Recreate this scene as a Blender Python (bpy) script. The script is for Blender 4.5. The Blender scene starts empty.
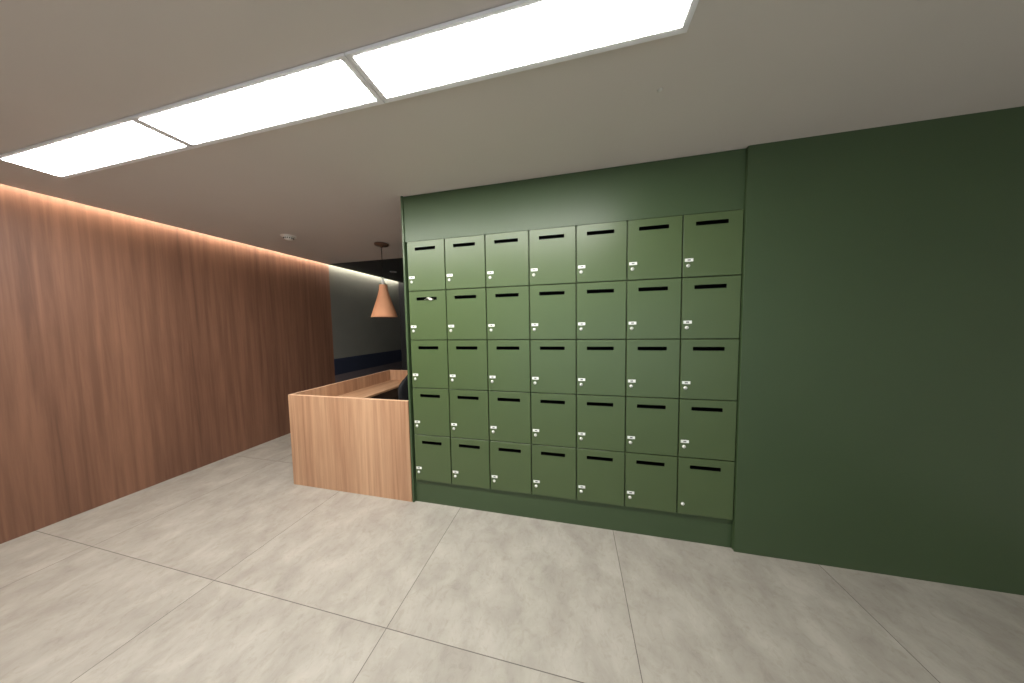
import bpy, bmesh, math, random
from mathutils import Matrix, Vector

S = bpy.context.scene
C = S.collection
random.seed(4)

# ------------------------------------------------------------------ camera
# solved from the locker grid: very wide phone lens, 1024 x 683 frame
FPX = 264.3
cam_d = bpy.data.cameras.new('camera')
cam_d.sensor_fit = 'HORIZONTAL'
cam_d.sensor_width = 36.0
cam_d.lens = FPX / 1024 * 36.0
cam_d.clip_start = 0.02
cam = bpy.data.objects.new('camera', cam_d)
C.objects.link(cam)
PITCH, YAW, ROLL = -0.0597200, 0.2267225, -0.0161091
CAMPOS = Vector((1.31719, -1.94789, 1.50899))
rot = (Matrix.Rotation(YAW, 4, 'Z') @ Matrix.Rotation(math.pi / 2 + PITCH, 4, 'X')
       @ Matrix.Rotation(ROLL, 4, 'Z'))
cam.matrix_world = Matrix.Translation(CAMPOS) @ rot
S.camera = cam

# ------------------------------------------------------------------ world, exposure
w = bpy.data.worlds.new('world')
S.world = w
w.use_nodes = True
w.node_tree.nodes['Background'].inputs[0].default_value = (0.80, 0.92, 1.0, 1)
w.node_tree.nodes['Background'].inputs[1].default_value = 0.28
S.view_settings.view_transform = 'Standard'
S.view_settings.look = 'None'
S.view_settings.gamma = 1.0
S.view_settings.use_curve_mapping = False
S.view_settings.exposure = 2.32
PANEL_STRENGTH = 11.0
COVE_STRENGTH = 9.0
try:
    S.cycles.max_bounces = 10
    S.cycles.diffuse_bounces = 7
    S.cycles.use_denoising = True
    S.cycles.sample_clamp_indirect = 4.0
except Exception:
    pass


# ------------------------------------------------------------------ materials
def lin(r, g, b):
    def f(c):
        c /= 255.0
        return c / 12.92 if c <= 0.04045 else ((c + 0.055) / 1.055) ** 2.4
    return (f(r), f(g), f(b), 1.0)


def new_mat(name):
    m = bpy.data.materials.new(name)
    m.use_nodes = True
    nt = m.node_tree
    return m, nt, nt.nodes['Principled BSDF']


def plain(name, rgb, rough=0.5, metal=0.0, vary=0.04, scale=6.0, bump=0.0, bump_scale=300.0, spec=0.5):
    """painted / plastic / metal surface with a slight procedural variation"""
    m, nt, p = new_mat(name)
    N, L = nt.nodes, nt.links
    tc = N.new('ShaderNodeTexCoord')
    nz = N.new('ShaderNodeTexNoise')
    nz.inputs['Scale'].default_value = scale
    nz.inputs['Detail'].default_value = 4
    L.new(tc.outputs['Object'], nz.inputs['Vector'])
    cr = N.new('ShaderNodeValToRGB')
    c = lin(*rgb)
    cr.color_ramp.elements[0].position = 0.3
    cr.color_ramp.elements[1].position = 0.7
    cr.color_ramp.elements[0].color = tuple(x * (1 - vary) for x in c[:3]) + (1,)
    cr.color_ramp.elements[1].color = tuple(min(1, x * (1 + vary)) for x in c[:3]) + (1,)
    L.new(nz.outputs['Fac'], cr.inputs['Fac'])
    L.new(cr.outputs['Color'], p.inputs['Base Color'])
    p.inputs['Roughness'].default_value = rough
    p.inputs['Metallic'].default_value = metal
    p.inputs['Specular IOR Level'].default_value = spec
    if bump > 0:
        n2 = N.new('ShaderNodeTexNoise')
        n2.inputs['Scale'].default_value = bump_scale
        n2.inputs['Detail'].default_value = 2
        L.new(tc.outputs['Object'], n2.inputs['Vector'])
        b = N.new('ShaderNodeBump')
        b.inputs['Strength'].default_value = bump
        b.inputs['Distance'].default_value = 0.002
        L.new(n2.outputs['Fac'], b.inputs['Height'])
        L.new(b.outputs['Normal'], p.inputs['Normal'])
    return m


def emit(name, rgb, strength):
    m, nt, p = new_mat(name)
    p.inputs['Base Color'].default_value = lin(235, 235, 235)
    p.inputs['Emission Color'].default_value = lin(*rgb)
    p.inputs['Emission Strength'].default_value = strength
    return m


def wood(name, dark, light, scl=(55, 55, 1.1), rough=0.5, streak=0.35, reed=0.0):
    """veneer: grain runs along the axis with the small scale"""
    m, nt, p = new_mat(name)
    N, L = nt.nodes, nt.links
    tc = N.new('ShaderNodeTexCoord')
    mp = N.new('ShaderNodeMapping')
    mp.inputs['Scale'].default_value = scl
    L.new(tc.outputs['Object'], mp.inputs['Vector'])
    n1 = N.new('ShaderNodeTexNoise')
    n1.inputs['Scale'].default_value = 1.0
    n1.inputs['Detail'].default_value = 5
    n1.inputs['Roughness'].default_value = 0.65
    n1.inputs['Distortion'].default_value = 0.3
    L.new(mp.outputs['Vector'], n1.inputs['Vector'])
    mp2 = N.new('ShaderNodeMapping')
    mp2.inputs['Scale'].default_value = tuple(s * 0.17 for s in scl)
    mp2.inputs['Location'].default_value = (3.1, 5.7, 1.3)
    L.new(tc.outputs['Object'], mp2.inputs['Vector'])
    n2 = N.new('ShaderNodeTexNoise')
    n2.inputs['Scale'].default_value = 1.0
    n2.inputs['Detail'].default_value = 2
    L.new(mp2.outputs['Vector'], n2.inputs['Vector'])
    cr = N.new('ShaderNodeValToRGB')
    cr.color_ramp.elements[0].position = 0.34
    cr.color_ramp.elements[1].position = 0.66
    cr.color_ramp.elements[0].color = lin(*dark)
    cr.color_ramp.elements[1].color = lin(*light)
    L.new(n1.outputs['Fac'], cr.inputs['Fac'])
    cr2 = N.new('ShaderNodeValToRGB')
    cr2.color_ramp.elements[0].position = 0.35
    cr2.color_ramp.elements[1].position = 0.65
    cr2.color_ramp.elements[0].color = lin(*dark)
    cr2.color_ramp.elements[1].color = lin(*light)
    L.new(n2.outputs['Fac'], cr2.inputs['Fac'])
    mx = N.new('ShaderNodeMix')
    mx.data_type = 'RGBA'
    mx.inputs[0].default_value = streak
    L.new(cr.outputs['Color'], mx.inputs[6])
    L.new(cr2.outputs['Color'], mx.inputs[7])
    L.new(mx.outputs[2], p.inputs['Base Color'])
    p.inputs['Roughness'].default_value = rough
    b = N.new('ShaderNodeBump')
    b.inputs['Strength'].default_value = 0.15
    b.inputs['Distance'].default_value = 0.001
    L.new(n1.outputs['Fac'], b.inputs['Height'])
    L.new(b.outputs['Normal'], p.inputs['Normal'])
    return m


def floor_mat():
    """1.2 m porcelain slabs, cloudy beige-grey stone, thin joints"""
    m, nt, p = new_mat('stone_floor_slabs')
    N, L = nt.nodes, nt.links
    tc = N.new('ShaderNodeTexCoord')
    sx = N.new('ShaderNodeSeparateXYZ')
    L.new(tc.outputs['Object'], sx.inputs[0])

    def math_(op, a, b=None, c=None):
        n = N.new('ShaderNodeMath')
        n.operation = op
        for i, v in enumerate((a, b, c)):
            if v is None:
                continue
            if isinstance(v, (int, float)):
                n.inputs[i].default_value = v
            else:
                L.new(v, n.inputs[i])
        return n.outputs[0]
    masks = []
    cells = []
    for out, off in ((sx.outputs[0], 0.4), (sx.outputs[1], -0.885)):
        u = math_('DIVIDE', math_('SUBTRACT', out, off), 1.2)
        cells.append(math_('FLOOR', u))
        d = math_('ABSOLUTE', math_('SUBTRACT', math_('FRACT', math_('ADD', u, 0.5)), 0.5))
        masks.append(math_('LESS_THAN', d, 0.0016))
    joint = math_('MAXIMUM', masks[0], masks[1])
    # each slab samples the clouds elsewhere
    cx = N.new('ShaderNodeCombineXYZ')
    L.new(math_('MULTIPLY', cells[0], 7.3), cx.inputs[0])
    L.new(math_('MULTIPLY', cells[1], 4.9), cx.inputs[1])
    va = N.new('ShaderNodeVectorMath')
    va.operation = 'ADD'
    L.new(tc.outputs['Object'], va.inputs[0])
    L.new(cx.outputs[0], va.inputs[1])
    mp = N.new('ShaderNodeMapping')
    mp.inputs['Scale'].default_value = (1.7, 1.3, 1)
    mp.inputs['Rotation'].default_value = (0, 0, 0.5)
    L.new(va.outputs[0], mp.inputs['Vector'])
    n1 = N.new('ShaderNodeTexNoise')
    n1.inputs['Scale'].default_value = 3.4
    n1.inputs['Detail'].default_value = 8
    n1.inputs['Roughness'].default_value = 0.62
    n1.inputs['Distortion'].default_value = 0.35
    L.new(mp.outputs[0], n1.inputs['Vector'])
    cr = N.new('ShaderNodeValToRGB')
    e = cr.color_ramp.elements
    e[0].position = 0.30
    e[0].color = lin(152, 146, 137)
    e[1].position = 0.70
    e[1].color = lin(178, 173, 163)
    k = e.new(0.48)
    k.color = lin(163, 158, 148)
    L.new(n1.outputs['Fac'], cr.inputs['Fac'])
    # fine veins and pits
    n3 = N.new('ShaderNodeTexNoise')
    n3.inputs['Scale'].default_value = 14.0
    n3.inputs['Detail'].default_value = 10
    n3.inputs['Roughness'].default_value = 0.75
    n3.inputs['Distortion'].default_value = 0.8
    L.new(mp.outputs[0], n3.inputs['Vector'])
    cr3 = N.new('ShaderNodeValToRGB')
    cr3.color_ramp.elements[0].position = 0.33
    cr3.color_ramp.elements[0].color = (0.80, 0.78, 0.75, 1)
    cr3.color_ramp.elements[1].position = 0.5
    cr3.color_ramp.elements[1].color = (1, 1, 1, 1)
    L.new(n3.outputs['Fac'], cr3.inputs['Fac'])
    mu = N.new('ShaderNodeMix')
    mu.data_type = 'RGBA'
    mu.blend_type = 'MULTIPLY'
    mu.inputs[0].default_value = 0.7
    L.new(cr.outputs['Color'], mu.inputs[6])
    L.new(cr3.outputs['Color'], mu.inputs[7])
    mj = N.new('ShaderNodeMix')
    mj.data_type = 'RGBA'
    L.new(joint, mj.inputs[0])
    L.new(mu.outputs[2], mj.inputs[6])
    mj.inputs[7].default_value = lin(100, 95, 88)
    L.new(mj.outputs[2], p.inputs['Base Color'])
    p.inputs['Roughness'].default_value = 0.55
    b = N.new('ShaderNodeBump')
    b.inputs['Strength'].default_value = 0.08
    b.inputs['Distance'].default_value = 0.002
    L.new(n3.outputs['Fac'], b.inputs['Height'])
    L.new(b.outputs['Normal'], p.inputs['Normal'])
    return m


M = {}
M['green'] = plain('olive_green_lacquer', (76, 93, 57), 0.37, vary=0.03, scale=2.5, bump=0.02, spec=0.56)
M['green_panel'] = plain('dark_green_lacquer', (63, 81, 52), 0.42, vary=0.03, scale=2.5, bump=0.02, spec=0.5)
M['green_in'] = plain('locker_inside_green', (70, 82, 52), 0.6)
M['ceiling'] = plain('ceiling_plaster', (214, 206, 200), 0.9, vary=0.02, scale=1.2)
M['ceiling_dark'] = plain('dark_ceiling_paint', (48, 48, 48), 0.9, vary=0.02, scale=1.2)
M['grey_wall'] = plain('grey_wall_paint', (118, 118, 110), 0.85, vary=0.06, scale=2.0)
M['navy'] = plain('dark_navy_band', (44, 50, 68), 0.5)
M['low_grey'] = plain('dark_grey_cladding', (98, 90, 94), 0.7)
M['dark_wall'] = plain('dark_wall_paint', (52, 52, 54), 0.85)
M['plain_wall'] = plain('warm_white_wall_paint', (225, 221, 212), 0.85)
M['floor'] = floor_mat()
M['oak_v'] = wood('light_oak_vertical', (164, 120, 90), (212, 171, 136), (26, 26, 0.8))
M['oak_y'] = wood('light_oak_lengthwise', (178, 132, 98), (220, 178, 140), (26, 0.8, 26))
M['walnut'] = wood('dark_walnut_vertical', (98, 66, 50), (138, 98, 76), (24, 24, 0.8), rough=0.55)
M['oak_edge'] = plain('oak_edge_banding', (226, 186, 152), 0.5)
M['panel_glow'] = emit('light_panel_diffuser', (255, 252, 247), PANEL_STRENGTH)
M['cove_glow'] = emit('led_strip', (255, 240, 220), COVE_STRENGTH)
M['cove_glow_rear'] = emit('led_strip_rear', (255, 246, 230), COVE_STRENGTH * 1.5)
M['frame'] = plain('white_powder_coated_frame', (238, 237, 240), 0.5)
M['dark_metal'] = plain('dark_bronze_metal', (120, 90, 72), 0.45, metal=0.4)
M['cord'] = plain('black_cord', (34, 30, 28), 0.7)
M['clay'] = plain('terracotta_lamp_shade', (222, 158, 118), 0.7, vary=0.05)
M['clay_in'] = plain('shade_inside', (150, 84, 62), 0.8)
M['steel'] = plain('brushed_steel', (225, 226, 222), 0.3, metal=0.35)
M['plate'] = plain('white_number_plate', (240, 242, 238), 0.35)
M['ink'] = plain('grey_print', (60, 64, 62), 0.6)
M['tray'] = plain('dark_brown_grey_metal', (54, 47, 44), 0.5)
M['charcoal'] = plain('shade_charcoal', (32, 31, 33), 0.5)  # near-black that stands for shade under the worktop
M['sensor'] = plain('sensor_cap', (222, 220, 214), 0.7)
M['black'] = plain('black_plastic', (12, 12, 12), 0.5)
M['slotblack'] = plain('slot_black', (6, 6, 6), 0.8, spec=0.1)
M['paper'] = plain('white_paper', (236, 236, 222), 0.8)
M['white_plastic'] = plain('white_plastic', (240, 238, 232), 0.4)
M['mesh_black'] = plain('black_chair_fabric', (20, 20, 24), 0.75, bump=0.3)
M['gloss_black'] = plain('glossy_black_plastic', (26, 26, 30), 0.22)


# ------------------------------------------------------------------ helpers
class MB:
    """collects shapes in one bmesh; material slots by name"""
    def __init__(self):
        self.bm = bmesh.new()
        self.mats = []

    def mi(self, key):
        if key not in self.mats:
            self.mats.append(key)
        return self.mats.index(key)

    def _faces(self, vs, faces, key):
        i = self.mi(key)
        bv = [self.bm.verts.new(v) for v in vs]
        out = []
        for f in faces:
            try:
                q = self.bm.faces.new([bv[k] for k in f])
                q.material_index = i
                out.append(q)
            except ValueError:
                pass
        return out

    def box(self, x0, x1, y0, y1, z0, z1, key, bevel=0.0, seg=2):
        vs = [(x, y, z) for x in (x0, x1) for y in (y0, y1) for z in (z0, z1)]
        fs = [(0, 1, 3, 2), (4, 6, 7, 5), (0, 4, 5, 1), (2, 3, 7, 6), (0, 2, 6, 4), (1, 5, 7, 3)]
        out = self._faces(vs, fs, key)
        if bevel > 0:
            ed = {e for f in out for e in f.edges}
            r = bmesh.ops.bevel(self.bm, geom=list(ed), offset=bevel, segments=seg, profile=0.5, affect='EDGES')
            i = self.mi(key)
            for f in r['faces']:
                f.material_index = i
        return self

    def lathe(self, prof, key, seg=32, center=(0, 0, 0), axis='z', close=False):
        """prof: list of (radius, height)"""
        i = self.mi(key)
        rings = []
        for r, h in prof:
            ring = []
            for k in range(seg):
                a = 2 * math.pi * k / seg
                c, s = r * math.cos(a), r * math.sin(a)
                if axis == 'z':
                    p = (center[0] + c, center[1] + s, center[2] + h)
                elif axis == 'y':
                    p = (center[0] + c, center[1] + h, center[2] + s)
                else:
                    p = (center[0] + h, center[1] + c, center[2] + s)
                ring.append(self.bm.verts.new(p))
            rings.append(ring)
        for a, b in zip(rings, rings[1:]):
            for k in range(seg):
                q = self.bm.faces.new((a[k], a[(k + 1) % seg], b[(k + 1) % seg], b[k]))
                q.material_index = i
                q.smooth = True
        if close:
            for ring in (rings[0], rings[-1]):
                q = self.bm.faces.new(ring)
                q.material_index = i
        return self

    def tube(self, pts, r, key, seg=10, radii=None):
        i = self.mi(key)
        rings = []
        pts = [Vector(p) for p in pts]
        for n, p in enumerate(pts):
            d = (pts[min(n + 1, len(pts) - 1)] - pts[max(n - 1, 0)]).normalized()
            up = Vector((0, 0, 1)) if abs(d.z) < 0.9 else Vector((1, 0, 0))
            u = d.cross(up).normalized()
            v = d.cross(u).normalized()
            rr = radii[n] if radii else r
            rings.append([self.bm.verts.new(p + rr * (math.cos(2 * math.pi * k / seg) * u
                                                      + math.sin(2 * math.pi * k / seg) * v)) for k in range(seg)])
        for a, b in zip(rings, rings[1:]):
            for k in range(seg):
                q = self.bm.faces.new((a[k], a[(k + 1) % seg], b[(k + 1) % seg], b[k]))
                q.material_index = i
                q.smooth = True
        for ring in (rings[0], rings[-1]):
            q = self.bm.faces.new(ring)
            q.material_index = i
        return self

    def build(self, name, parent=None, loc=None):
        bmesh.ops.recalc_face_normals(self.bm, faces=self.bm.faces[:])
        me = bpy.data.meshes.new(name)
        self.bm.to_mesh(me)
        self.bm.free()
        for k in self.mats:
            me.materials.append(M[k])
        o = bpy.data.objects.new(name, me)
        C.objects.link(o)
        if parent:
            o.parent = parent
        if loc:
            o.location = loc
        return o


def tag(o, label=None, cat=None, group=None, kind=None):
    if label:
        o['label'] = label
    if cat:
        o['category'] = cat
    if group:
        o['group'] = group
    if kind:
        o['kind'] = kind
    return o


def thing(name, loc, label, cat, group=None, rz=0):
    o = bpy.data.objects.new(name, None)
    o.empty_display_size = 0.1
    o.location = loc
    o.rotation_euler = (0, 0, rz)
    C.objects.link(o)
    return tag(o, label, cat, group)


def struct(name, mb, label=None):
    o = mb.build(name)
    o['kind'] = 'structure'
    if label:
        tag(o, label)
    return o


# ------------------------------------------------------------------ dimensions (metres)
CW, CH = 0.33517, 0.40          # locker cell
Z0 = 0.203                      # underside of lowest lockers
H = 2.566                        # ceiling
X1 = CW * 7                     # right end of the lockers
LX = -2.70                      # left wall
RX = 4.3                        # right wall
FY = -4.6                       # wall behind the camera
BY = 3.62                       # far wall behind the reception
YD = 1.67                       # where the light ceiling and the walnut stop

# ------------------------------------------------------------------ the setting
struct('floor', MB().box(LX - .1, RX + .1, FY - .1, BY + .1, -0.1, 0.0, 'floor'))
c = MB()
c.box(LX + .085, RX, FY, YD, H, H + .11, 'ceiling')
c.box(LX - .1, LX + .0845, FY, YD, H + .11, H + .15, 'ceiling')
struct('ceiling', c)
c = MB()
c.box(LX + .085, RX, YD, BY, H + .0, H + .11, 'ceiling_dark')
c.box(LX - .1, LX + .0845, YD, BY, H + .11, H + .15, 'ceiling_dark')
struct('ceiling_rear', c)

c = MB()
c.box(LX - .1, LX, FY, YD + .11, 0, H + .11, 'walnut')
struct('wall_left', c, 'dark walnut veneered wall lit from a slot along its top')
c = MB()
c.box(LX - .1, LX - .004, YD + .11, BY, 0, 0.70, 'low_grey')
c.box(LX - .1, LX - .004, YD + .11, BY, 0.985, H + .11, 'grey_wall')
struct('wall_left_rear', c, 'grey painted wall beyond the walnut, washed by light from above')
struct('trim_1', MB().box(LX - .1, LX + .004, YD + .111, BY, 0.702, 0.983, 'navy'),
       'dark navy band along the grey wall')
struct('wall_back', MB().box(LX - .1, RX + .1, BY, BY + .1, 0, H + .15, 'dark_wall'))
struct('wall_right', MB().box(RX, RX + .1, FY, BY, 0, H + .11, 'plain_wall'))
struct('wall_front', MB().box(LX - .1, -.6, FY - .1, FY, 0, H + .15, 'plain_wall')  # opening added in this unseen wall so world light fills the room
       .box(-.6, RX - .3, FY - .1, FY, 2.3, H + .15, 'plain_wall').box(RX - .3, RX + .1, FY - .1, FY, 0, H + .15, 'plain_wall'),
       'wall behind the camera with a wide unglazed opening added to let daylight in')

# green joinery wall around the lockers
struct('wall_lockers', MB().box(-.036, RX, .42, .52, 0, H, 'dark_wall'),
       'wall the lockers are built against')
struct('trim_2', MB().box(-.036, -.019, -.004, .42, 0, H, 'green_panel', bevel=.0015),
       'tall narrow green end panel left of the lockers')
struct('trim_3', MB().box(-.0185, X1 + .001, .018, .415, 0, Z0 - .004, 'green_panel'),
       'green plinth under the lockers')
struct('trim_4', MB().box(-.0185, X1 + .001, .007, .42, Z0 + 5 * CH + .001, H - .003, 'green_panel'),
       'green panel between the lockers and the ceiling')
struct('trim_5', MB().box(X1 + .002, RX, -.014, .42, 0, H, 'green_panel', bevel=.0015),
       'wide green panel right of the lockers')


# ------------------------------------------------------------------ lockers
def rounded(x0, x1, z0, z1, r, n=3):
    """rounded rectangle, four corner groups counter-clockwise from bottom-left"""
    out = []
    for cx, cz, a0 in ((x0 + r, z0 + r, 180), (x1 - r, z0 + r, 270), (x1 - r, z1 - r, 0), (x0 + r, z1 - r, 90)):
        grp = []
        for k in range(n):
            a = math.radians(a0 + 90 * k / (n - 1))
            grp.append((cx + r * math.cos(a), cz + r * math.sin(a)))
        out.append(grp)
    return out


SLOT = (0.073, 0.254, CH - 0.077, CH - 0.051)


def door_mesh():
    m = MB()
    i = m.mi('green')
    gx, gz, ch, th = .0044, .0034, .0012, .017
    x0, x1, z0, z1 = gx, CW - gx, gz, CH - gz
    grp = rounded(*SLOT, .0035)
    bm = m.bm
    nv = bm.verts.new
    rings = {}
    outer_f = [nv((x, 0, z)) for x, z in ((x0 + ch, z0 + ch), (x1 - ch, z0 + ch), (x1 - ch, z1 - ch), (x0 + ch, z1 - ch))]
    outer_m = [nv((x, ch, z)) for x, z in ((x0, z0), (x1, z0), (x1, z1), (x0, z1))]
    outer_b = [nv((x, th, z)) for x, z in ((x0, z0), (x1, z0), (x1, z1), (x0, z1))]
    inf = [[nv((x, 0, z)) for x, z in g] for g in grp]
    inb = [[nv((x, th, z)) for x, z in g] for g in grp]
    for k in range(4):
        j = (k + 1) % 4
        for outer, inn in ((outer_f, inf), (outer_b, inb)):
            bm.faces.new([outer[k], outer[j]] + [inn[j][1], inn[j][0]] + [inn[k][2], inn[k][1]])
        bm.faces.new((outer_f[k], outer_f[j], outer_m[j], outer_m[k]))
        bm.faces.new((outer_m[k], outer_m[j], outer_b[j], outer_b[k]))
    ff = [v for g in inf for v in g]
    bb = [v for g in inb for v in g]
    for k in range(len(ff)):
        j = (k + 1) % len(ff)
        bm.faces.new((ff[k], ff[j], bb[j], bb[k]))
    return m


def slot_mesh():
    """black plastic liner inside the slot, open at the back"""
    m = MB()
    m.mi('slotblack')
    bm = m.bm
    x0, x1, z0, z1 = SLOT
    e = .0004
    o = [p for g in rounded(x0 + e, x1 - e, z0 + e, z1 - e, .003) for p in g]
    t = .0016
    q = [p for g in rounded(x0 + t, x1 - t, z0 + t, z1 - t, .002) for p in g]
    rings = [[bm.verts.new((x, y, z)) for x, z in pts] for pts, y in ((o, .001), (q, .001), (q, .06), (o, .06))]
    n = len(o)
    for a in range(4):
        A, B = rings[a], rings[(a + 1) % 4]
        for k in range(n):
            bm.faces.new((A[k], A[(k + 1) % n], B[(k + 1) % n], B[k]))
    # bent flap closing the back of the slot
    m.box(x0 + t, x1 - t, .056, .059, z0 + t, z1 - t, 'slotblack')
    return m


def body_mesh():
    m = MB()
    a, t, y0, y1 = .0008, .014, .019, .395
    x0, x1, z0, z1 = a, CW - a, a, CH - a
    m.box(x0, x0 + t, y0, y1, z0, z1, 'green_in')
    m.box(x1 - t, x1, y0, y1, z0, z1, 'green_in')
    m.box(x0 + t, x1 - t, y0, y1, z0, z0 + t, 'green_in')
    m.box(x0 + t, x1 - t, y0, y1, z1 - t, z1, 'green_in')
    m.box(x0 + t, x1 - t, y1 - t, y1, z0 + t, z1 - t, 'green_in')
    return m


def plate_mesh():
    m = MB()
    m.box(.0135, .0625, -.0025, .0, .1005, .1205, 'plate', bevel=.0008)
    # print too small to read: three short grey figures
    for k in range(3):
        x = .0295 + k * .0060
        m.box(x, x + .0046, -.0027, -.0024, .1060, .1150, 'ink')
    return m


def lock_mesh():
    m = MB()
    c0 = (.034, 0, .0745)
    m.lathe([(.0115, 0), (.0115, -.002), (.0105, -.0035), (.0085, -.0042), (.0082, -.0075), (.007, -.009), (.0005, -.009)],
            'steel', 20, c0, 'y')
    m.box(.0334, .0346, -.0094, -.0088, .0705, .0785, 'black')
    return m


ORD_R = ['top row', 'second row from the top', 'middle row', 'fourth row from the top', 'bottom row']
ORD_C = ['leftmost column', 'second column from the left', 'third column from the left', 'middle column',
         'fifth column from the left', 'sixth column from the left', 'rightmost column']
proto_parts = None
for r in range(5):
    for cidx in range(7):
        loc = (cidx * CW, 0, Z0 + (4 - r) * CH)
        if r == 1 and cidx == 0:
            lab = 'green mail locker with white paper caught in its slot, leftmost column'
        elif r == 4 and cidx == 6:
            lab = 'green mail locker with a lock but no number plate, bottom row at right end'
        else:
            lab = 'olive green mail locker in the %s, %s' % (ORD_R[r], ORD_C[cidx])
        root = thing('mail_locker', loc, lab, 'locker', 'green mail lockers in the wall grid')
        if proto_parts is None:
            bd = body_mesh().build('body', root)
            dr = door_mesh().build('door', root)
            sl = slot_mesh().build('mail_slot', dr)
            sl['label'] = 'black letter slot'
            pl = plate_mesh().build('number_plate', dr)
            pl['label'] = 'white number plate'
            lk = lock_mesh().build('lock', dr)
            lk['label'] = 'round steel lock'
            proto_parts = (bd, dr, (sl, pl, lk))
        else:
            bd, dr, subs = proto_parts
            b2 = bd.copy()
            C.objects.link(b2)
            b2.parent = root
            d2 = dr.copy()
            C.objects.link(d2)
            d2.parent = root
            for s_ in subs:
                if s_ is subs[1] and r == 4 and cidx == 6:
                    continue
                s2 = s_.copy()
                C.objects.link(s2)
                s2.parent = d2

# crumpled paper sticking out of the slot (leftmost column, second row)
m = MB()
i_ = m.mi('paper')
lx, lz = 0.0, Z0 + 3 * CH
x0, x1 = .158, .212
zc = lz + CH - .0615
nx, ny = 9, 6
grid = []
for a in range(nx):
    row = []
    for b in range(ny):
        u, v = a / (nx - 1), b / (ny - 1)
        peak = math.exp(-((u - .38) / .22) ** 2)
        y = .034 - .052 * v + .004 * math.sin(7 * u)
        z = zc + .017 * peak - .004 - .017 * max(0, v - .45) * (.7 + .6 * u) + .0012 * math.sin(9 * u + 4 * v)
        row.append(m.bm.verts.new((x0 + (x1 - x0) * u + .010 * v * (u - .4), y, z)))
    grid.append(row)
for a in range(nx - 1):
    for b in range(ny - 1):
        m.bm.faces.new((grid[a][b], grid[a + 1][b], grid[a + 1][b + 1], grid[a][b + 1]))
o = m.build('folded_paper')
sm = o.modifiers.new('thickness', 'SOLIDIFY')
sm.thickness = .0012
tag(o, 'crumpled white paper sticking out of a mail locker slot', 'paper')


# ------------------------------------------------------------------ ceiling light panels
def light_panel(x0, x1, label):
    y0, y1, zb = -1.040, -.813, H - .014
    t = thing('ceiling_light', ((x0 + x1) / 2, (y0 + y1) / 2, zb), label, 'ceiling light', 'long ceiling light panels')
    hx, hy, f = (x1 - x0) / 2, (y1 - y0) / 2, .026
    m = MB()
    m.box(-hx, hx, -hy, -hy + .014, 0, .011, 'frame', bevel=.001)
    m.box(-hx, hx, hy - f, hy, 0, .011, 'frame', bevel=.001)
    m.box(-hx, -hx + f, -hy + .014, hy - f, 0, .011, 'frame', bevel=.001)
    m.box(hx - f, hx, -hy + .014, hy - f, 0, .011, 'frame', bevel=.001)
    m.box(-hx + .006, hx - .006, -hy + .006, hy - .006, .011, .014, 'black')  # black spacer paints the shadow gap between frame and ceiling
    m.build('frame', t)
    d = MB().box(-hx + f, hx - f, -hy + .014, hy - f, -.001, .009, 'panel_glow').build('diffuser', t)
    d['label'] = 'glowing white diffuser'
    return t


light_panel(.4700, 1.719, 'long glowing light panel on the ceiling, the right one with the full end showing')
light_panel(-.783, .4660, 'glowing ceiling light panel joined to the left end of the long one above the lockers')
light_panel(-2.036, -.787, 'added glowing panel at the far left end of the row, nearest the walnut wall')  # extra lamp added to brighten the desk and left lockers

# led strips hidden in the slot along the left wall
for nm, y0, y1, lab in (('led_strip', FY + .02, YD - .01, 'led strip in the slot above the walnut wall'),
                        ('led_strip', YD + .05, BY - .02, 'led strip in the slot above the grey wall')):
    m = MB()
    m.box(LX + .070, LX + .0845, y0, y1, H + .045, H + .057, 'frame')
    m.box(LX + .055, LX + .0698, y0, y1, H + .045, H + .057, 'cove_glow' if y0 < 0 else 'cove_glow_rear')
    tag(m.build(nm), lab, 'led strip')


# ------------------------------------------------------------------ ceiling fittings
t = thing('smoke_detector', (-1.825, .475, H), 'round white smoke detector on the ceiling near the walnut wall', 'smoke detector')
MB().lathe([(.001, 0), (.072, 0), (.072, -.010), (.064, -.015), (.001, -.015)], 'white_plastic', 32).build('base', t)
m = MB()
m.lathe([(.040, -.014), (.043, -.022), (.042, -.034), (.034, -.042), (.001, -.044)], 'white_plastic', 32)
d = m.build('sensor_dome', t)
v_ = MB()
for k in range(14):
    a = 2 * math.pi * k / 14
    cx, cy = .0425 * math.cos(a), .0425 * math.sin(a)
    v_.box(cx - .004, cx + .004, cy - .004, cy + .004, -.033, -.023, 'black')
v_.build('vent', d)

t = thing('ceiling_spotlight', (-2.0, 2.5, H), 'small unlit round spotlight in the dark ceiling behind the lamp', 'spotlight')
MB().lathe([(.040, -.004), (.044, 0), (.062, 0), (.062, -.006), (.048, -.008), (.040, -.004)], 'frame', 28).build('trim_ring', t)
MB().lathe([(.001, -.001), (.038, -.001), (.038, -.005), (.001, -.006)], 'dark_metal', 24).build('lens', t)

m = MB()
m.lathe([(.001, -.001), (.011, -.001), (.010, -.003), (.006, -.004), (.001, -.0045)], 'sensor', 20)
o = m.build('ceiling_sensor', None, (1.705, -.562, H))
tag(o, 'tiny round white sensor cap on the ceiling between light panel and lockers', 'sensor')

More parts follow.
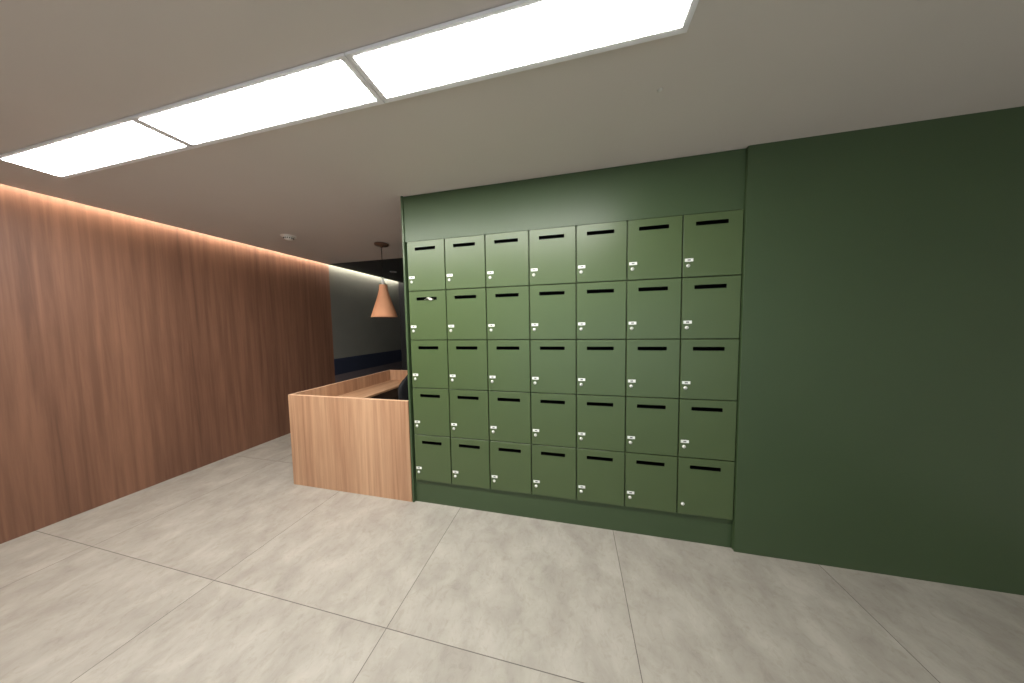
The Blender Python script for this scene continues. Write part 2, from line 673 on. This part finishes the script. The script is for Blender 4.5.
# ------------------------------------------------------------------ pendant lamp
PX, PY = -1.033, 1.0
t = thing('pendant_lamp', (PX, PY, 1.645), 'terracotta cone pendant lamp hanging over the reception desk', 'pendant lamp')
h_ = H - 1.645
MB().lathe([(.001, h_ - .001), (.082, h_ - .001), (.082, h_ - .016), (.074, h_ - .024), (.020, h_ - .030), (.012, h_ - .048), (.001, h_ - .048)],
           'dark_metal', 36).build('canopy', t)
MB().tube([(0, 0, h_ - .045), (0, 0, .49)], .0042, 'cord').build('cord', t)
MB().lathe([(.001, .50), (.010, .50), (.013, .485), (.015, .425), (.016, .405), (.001, .405)], 'steel', 20).build('lamp_holder', t)
prof_o = [(.016, .412), (.044, .410), (.047, .404), (.048, .385), (.053, .345), (.063, .30), (.083, .23), (.107, .155),
          (.132, .080), (.150, .020), (.155, .0)]
prof_i = [(.151, .0), (.146, .020), (.128, .080), (.103, .155), (.079, .23), (.059, .30), (.049, .345), (.044, .385), (.016, .400)]
m = MB()
m.lathe(prof_o, 'clay', 48)
m.lathe([prof_o[-1], prof_i[0]], 'clay', 48)
m.lathe(prof_i, 'clay_in', 48)
m.build('lamp_shade', t)

# ------------------------------------------------------------------ reception desk
DX0, DX1, DZ, DY1 = -1.338, -.043, .885, 1.44
T = .022
t = thing('reception_desk', (0, 0, 0), 'light oak reception desk with raised screen panels beside the lockers', 'desk')
t.location = ((DX0 + DX1) / 2, .7, 0)
ox, oy = -(DX0 + DX1) / 2, -.7


def dpart(name, *boxes):
    m = MB()
    for b in boxes:
        x0, x1, y0, y1, z0, z1, k = b[:7]
        m.box(x0 + ox, x1 + ox, y0 + oy, y1 + oy, z0, z1, k, bevel=b[7] if len(b) > 7 else .001)
    return m.build(name, t)


dpart('front_panel', (DX0, DX1, -.002, T, .0, DZ - .002, 'oak_v'), (DX0, DX1, -.002, T, DZ - .0018, DZ, 'oak_edge', 0))
dpart('side_panel', (DX0, DX0 + T, T, DY1 - T, .0, DZ - .002, 'oak_v'), (DX0, DX0 + T, T, DY1 - T, DZ - .0018, DZ, 'oak_edge', 0))
dpart('back_panel', (DX0, -.06, DY1 - T, DY1, .0, DZ - .002, 'oak_v'), (DX0, -.06, DY1 - T, DY1, DZ - .0018, DZ, 'oak_edge', 0))
dpart('worktop', (DX0 + T, -.940, T, DY1 - T, .715, .738, 'oak_y'))
dpart('cable_tray', (-.985, -.967, T, DY1 - T, .60, .7145, 'tray'))

pd = dpart('shade_block', (-1.30, -1.015, .62, 1.40, .03, .70, 'charcoal'))  # dark block added to paint the shade below the worktop
for z_ in (.05, .37):
    d_ = dpart('shade_block_front', (-1.0145, -1.0, .63, 1.39, z_, z_ + .31, 'charcoal'))  # dark front boards of the added shade block
    d_.parent = pd

# ------------------------------------------------------------------ office chair
t = thing('office_chair', (-.672, .70, 0), 'black office chair behind the reception desk, mostly hidden by the lockers', 'chair', rz=math.radians(-2))
m = MB()
m.box(-.25, .22, -.24, .24, .455, .525, 'mesh_black', bevel=.03, seg=4)
m.build('seat', t)
# curved backrest
m = MB()
i_ = m.mi('mesh_black')
nu, nv_ = 15, 12
fr = []
for a in range(nu):
    col = []
    for b in range(nv_):
        u, v = a / (nu - 1) * 2 - 1, b / (nv_ - 1)
        half = .225 * math.sqrt(max(.02, 1 - max(0, (v - .62) / .42) ** 2.2)) * (.88 + .12 * math.sin(v * math.pi))
        y = u * half
        x = .235 + .05 * v - .055 * u * u + .03 * math.cos(v * 4)
        z = .575 + .40 * v
        col.append(m.bm.verts.new((x, y, z)))
    fr.append(col)
for a in range(nu - 1):
    for b in range(nv_ - 1):
        q = m.bm.faces.new((fr[a][b], fr[a + 1][b], fr[a + 1][b + 1], fr[a][b + 1]))
        q.smooth = True
bo = m.build('backrest', t)
sm = bo.modifiers.new('thickness', 'SOLIDIFY')
sm.thickness = .035
m = MB()
m.tube([(.10, 0, .445), (.24, 0, .44), (.30, 0, .50), (.315, 0, .72)], .018, 'gloss_black', 12)
m.build('back_support', t)
for s_ in (-1, 1):
    m = MB()
    m.tube([(.04, s_ * .20, .45), (.04, s_ * .27, .46), (.04, s_ * .29, .52), (.03, s_ * .29, .655)], .014, 'gloss_black', 10)
    m.box(-.13, .13, s_ * .29 - .038, s_ * .29 + .038, .652, .682, 'gloss_black', bevel=.012, seg=3)
    m.build('armrest', t)
m = MB()
m.lathe([(.001, .085), (.03, .085), (.03, .27), (.018, .272), (.018, .43), (.07, .432), (.07, .454), (.001, .454)], 'gloss_black', 20)
m.build('gas_column', t)
for k in range(5):
    a = 2 * math.pi * k / 5 + .3
    ca, sa = math.cos(a), math.sin(a)
    m = MB()
    m.tube([(.02 * ca, .02 * sa, .11), (.16 * ca, .16 * sa, .095), (.30 * ca, .30 * sa, .072)], .02, 'gloss_black', 10,
           radii=[.026, .021, .015])
    lg = m.build('leg', t)
    cb = MB()
    cb.tube([(.30 * ca - .022 * sa, .30 * sa + .022 * ca, .028), (.30 * ca + .022 * sa, .30 * sa - .022 * ca, .028)], .028, 'black', 16)
    cb.build('caster', lg)
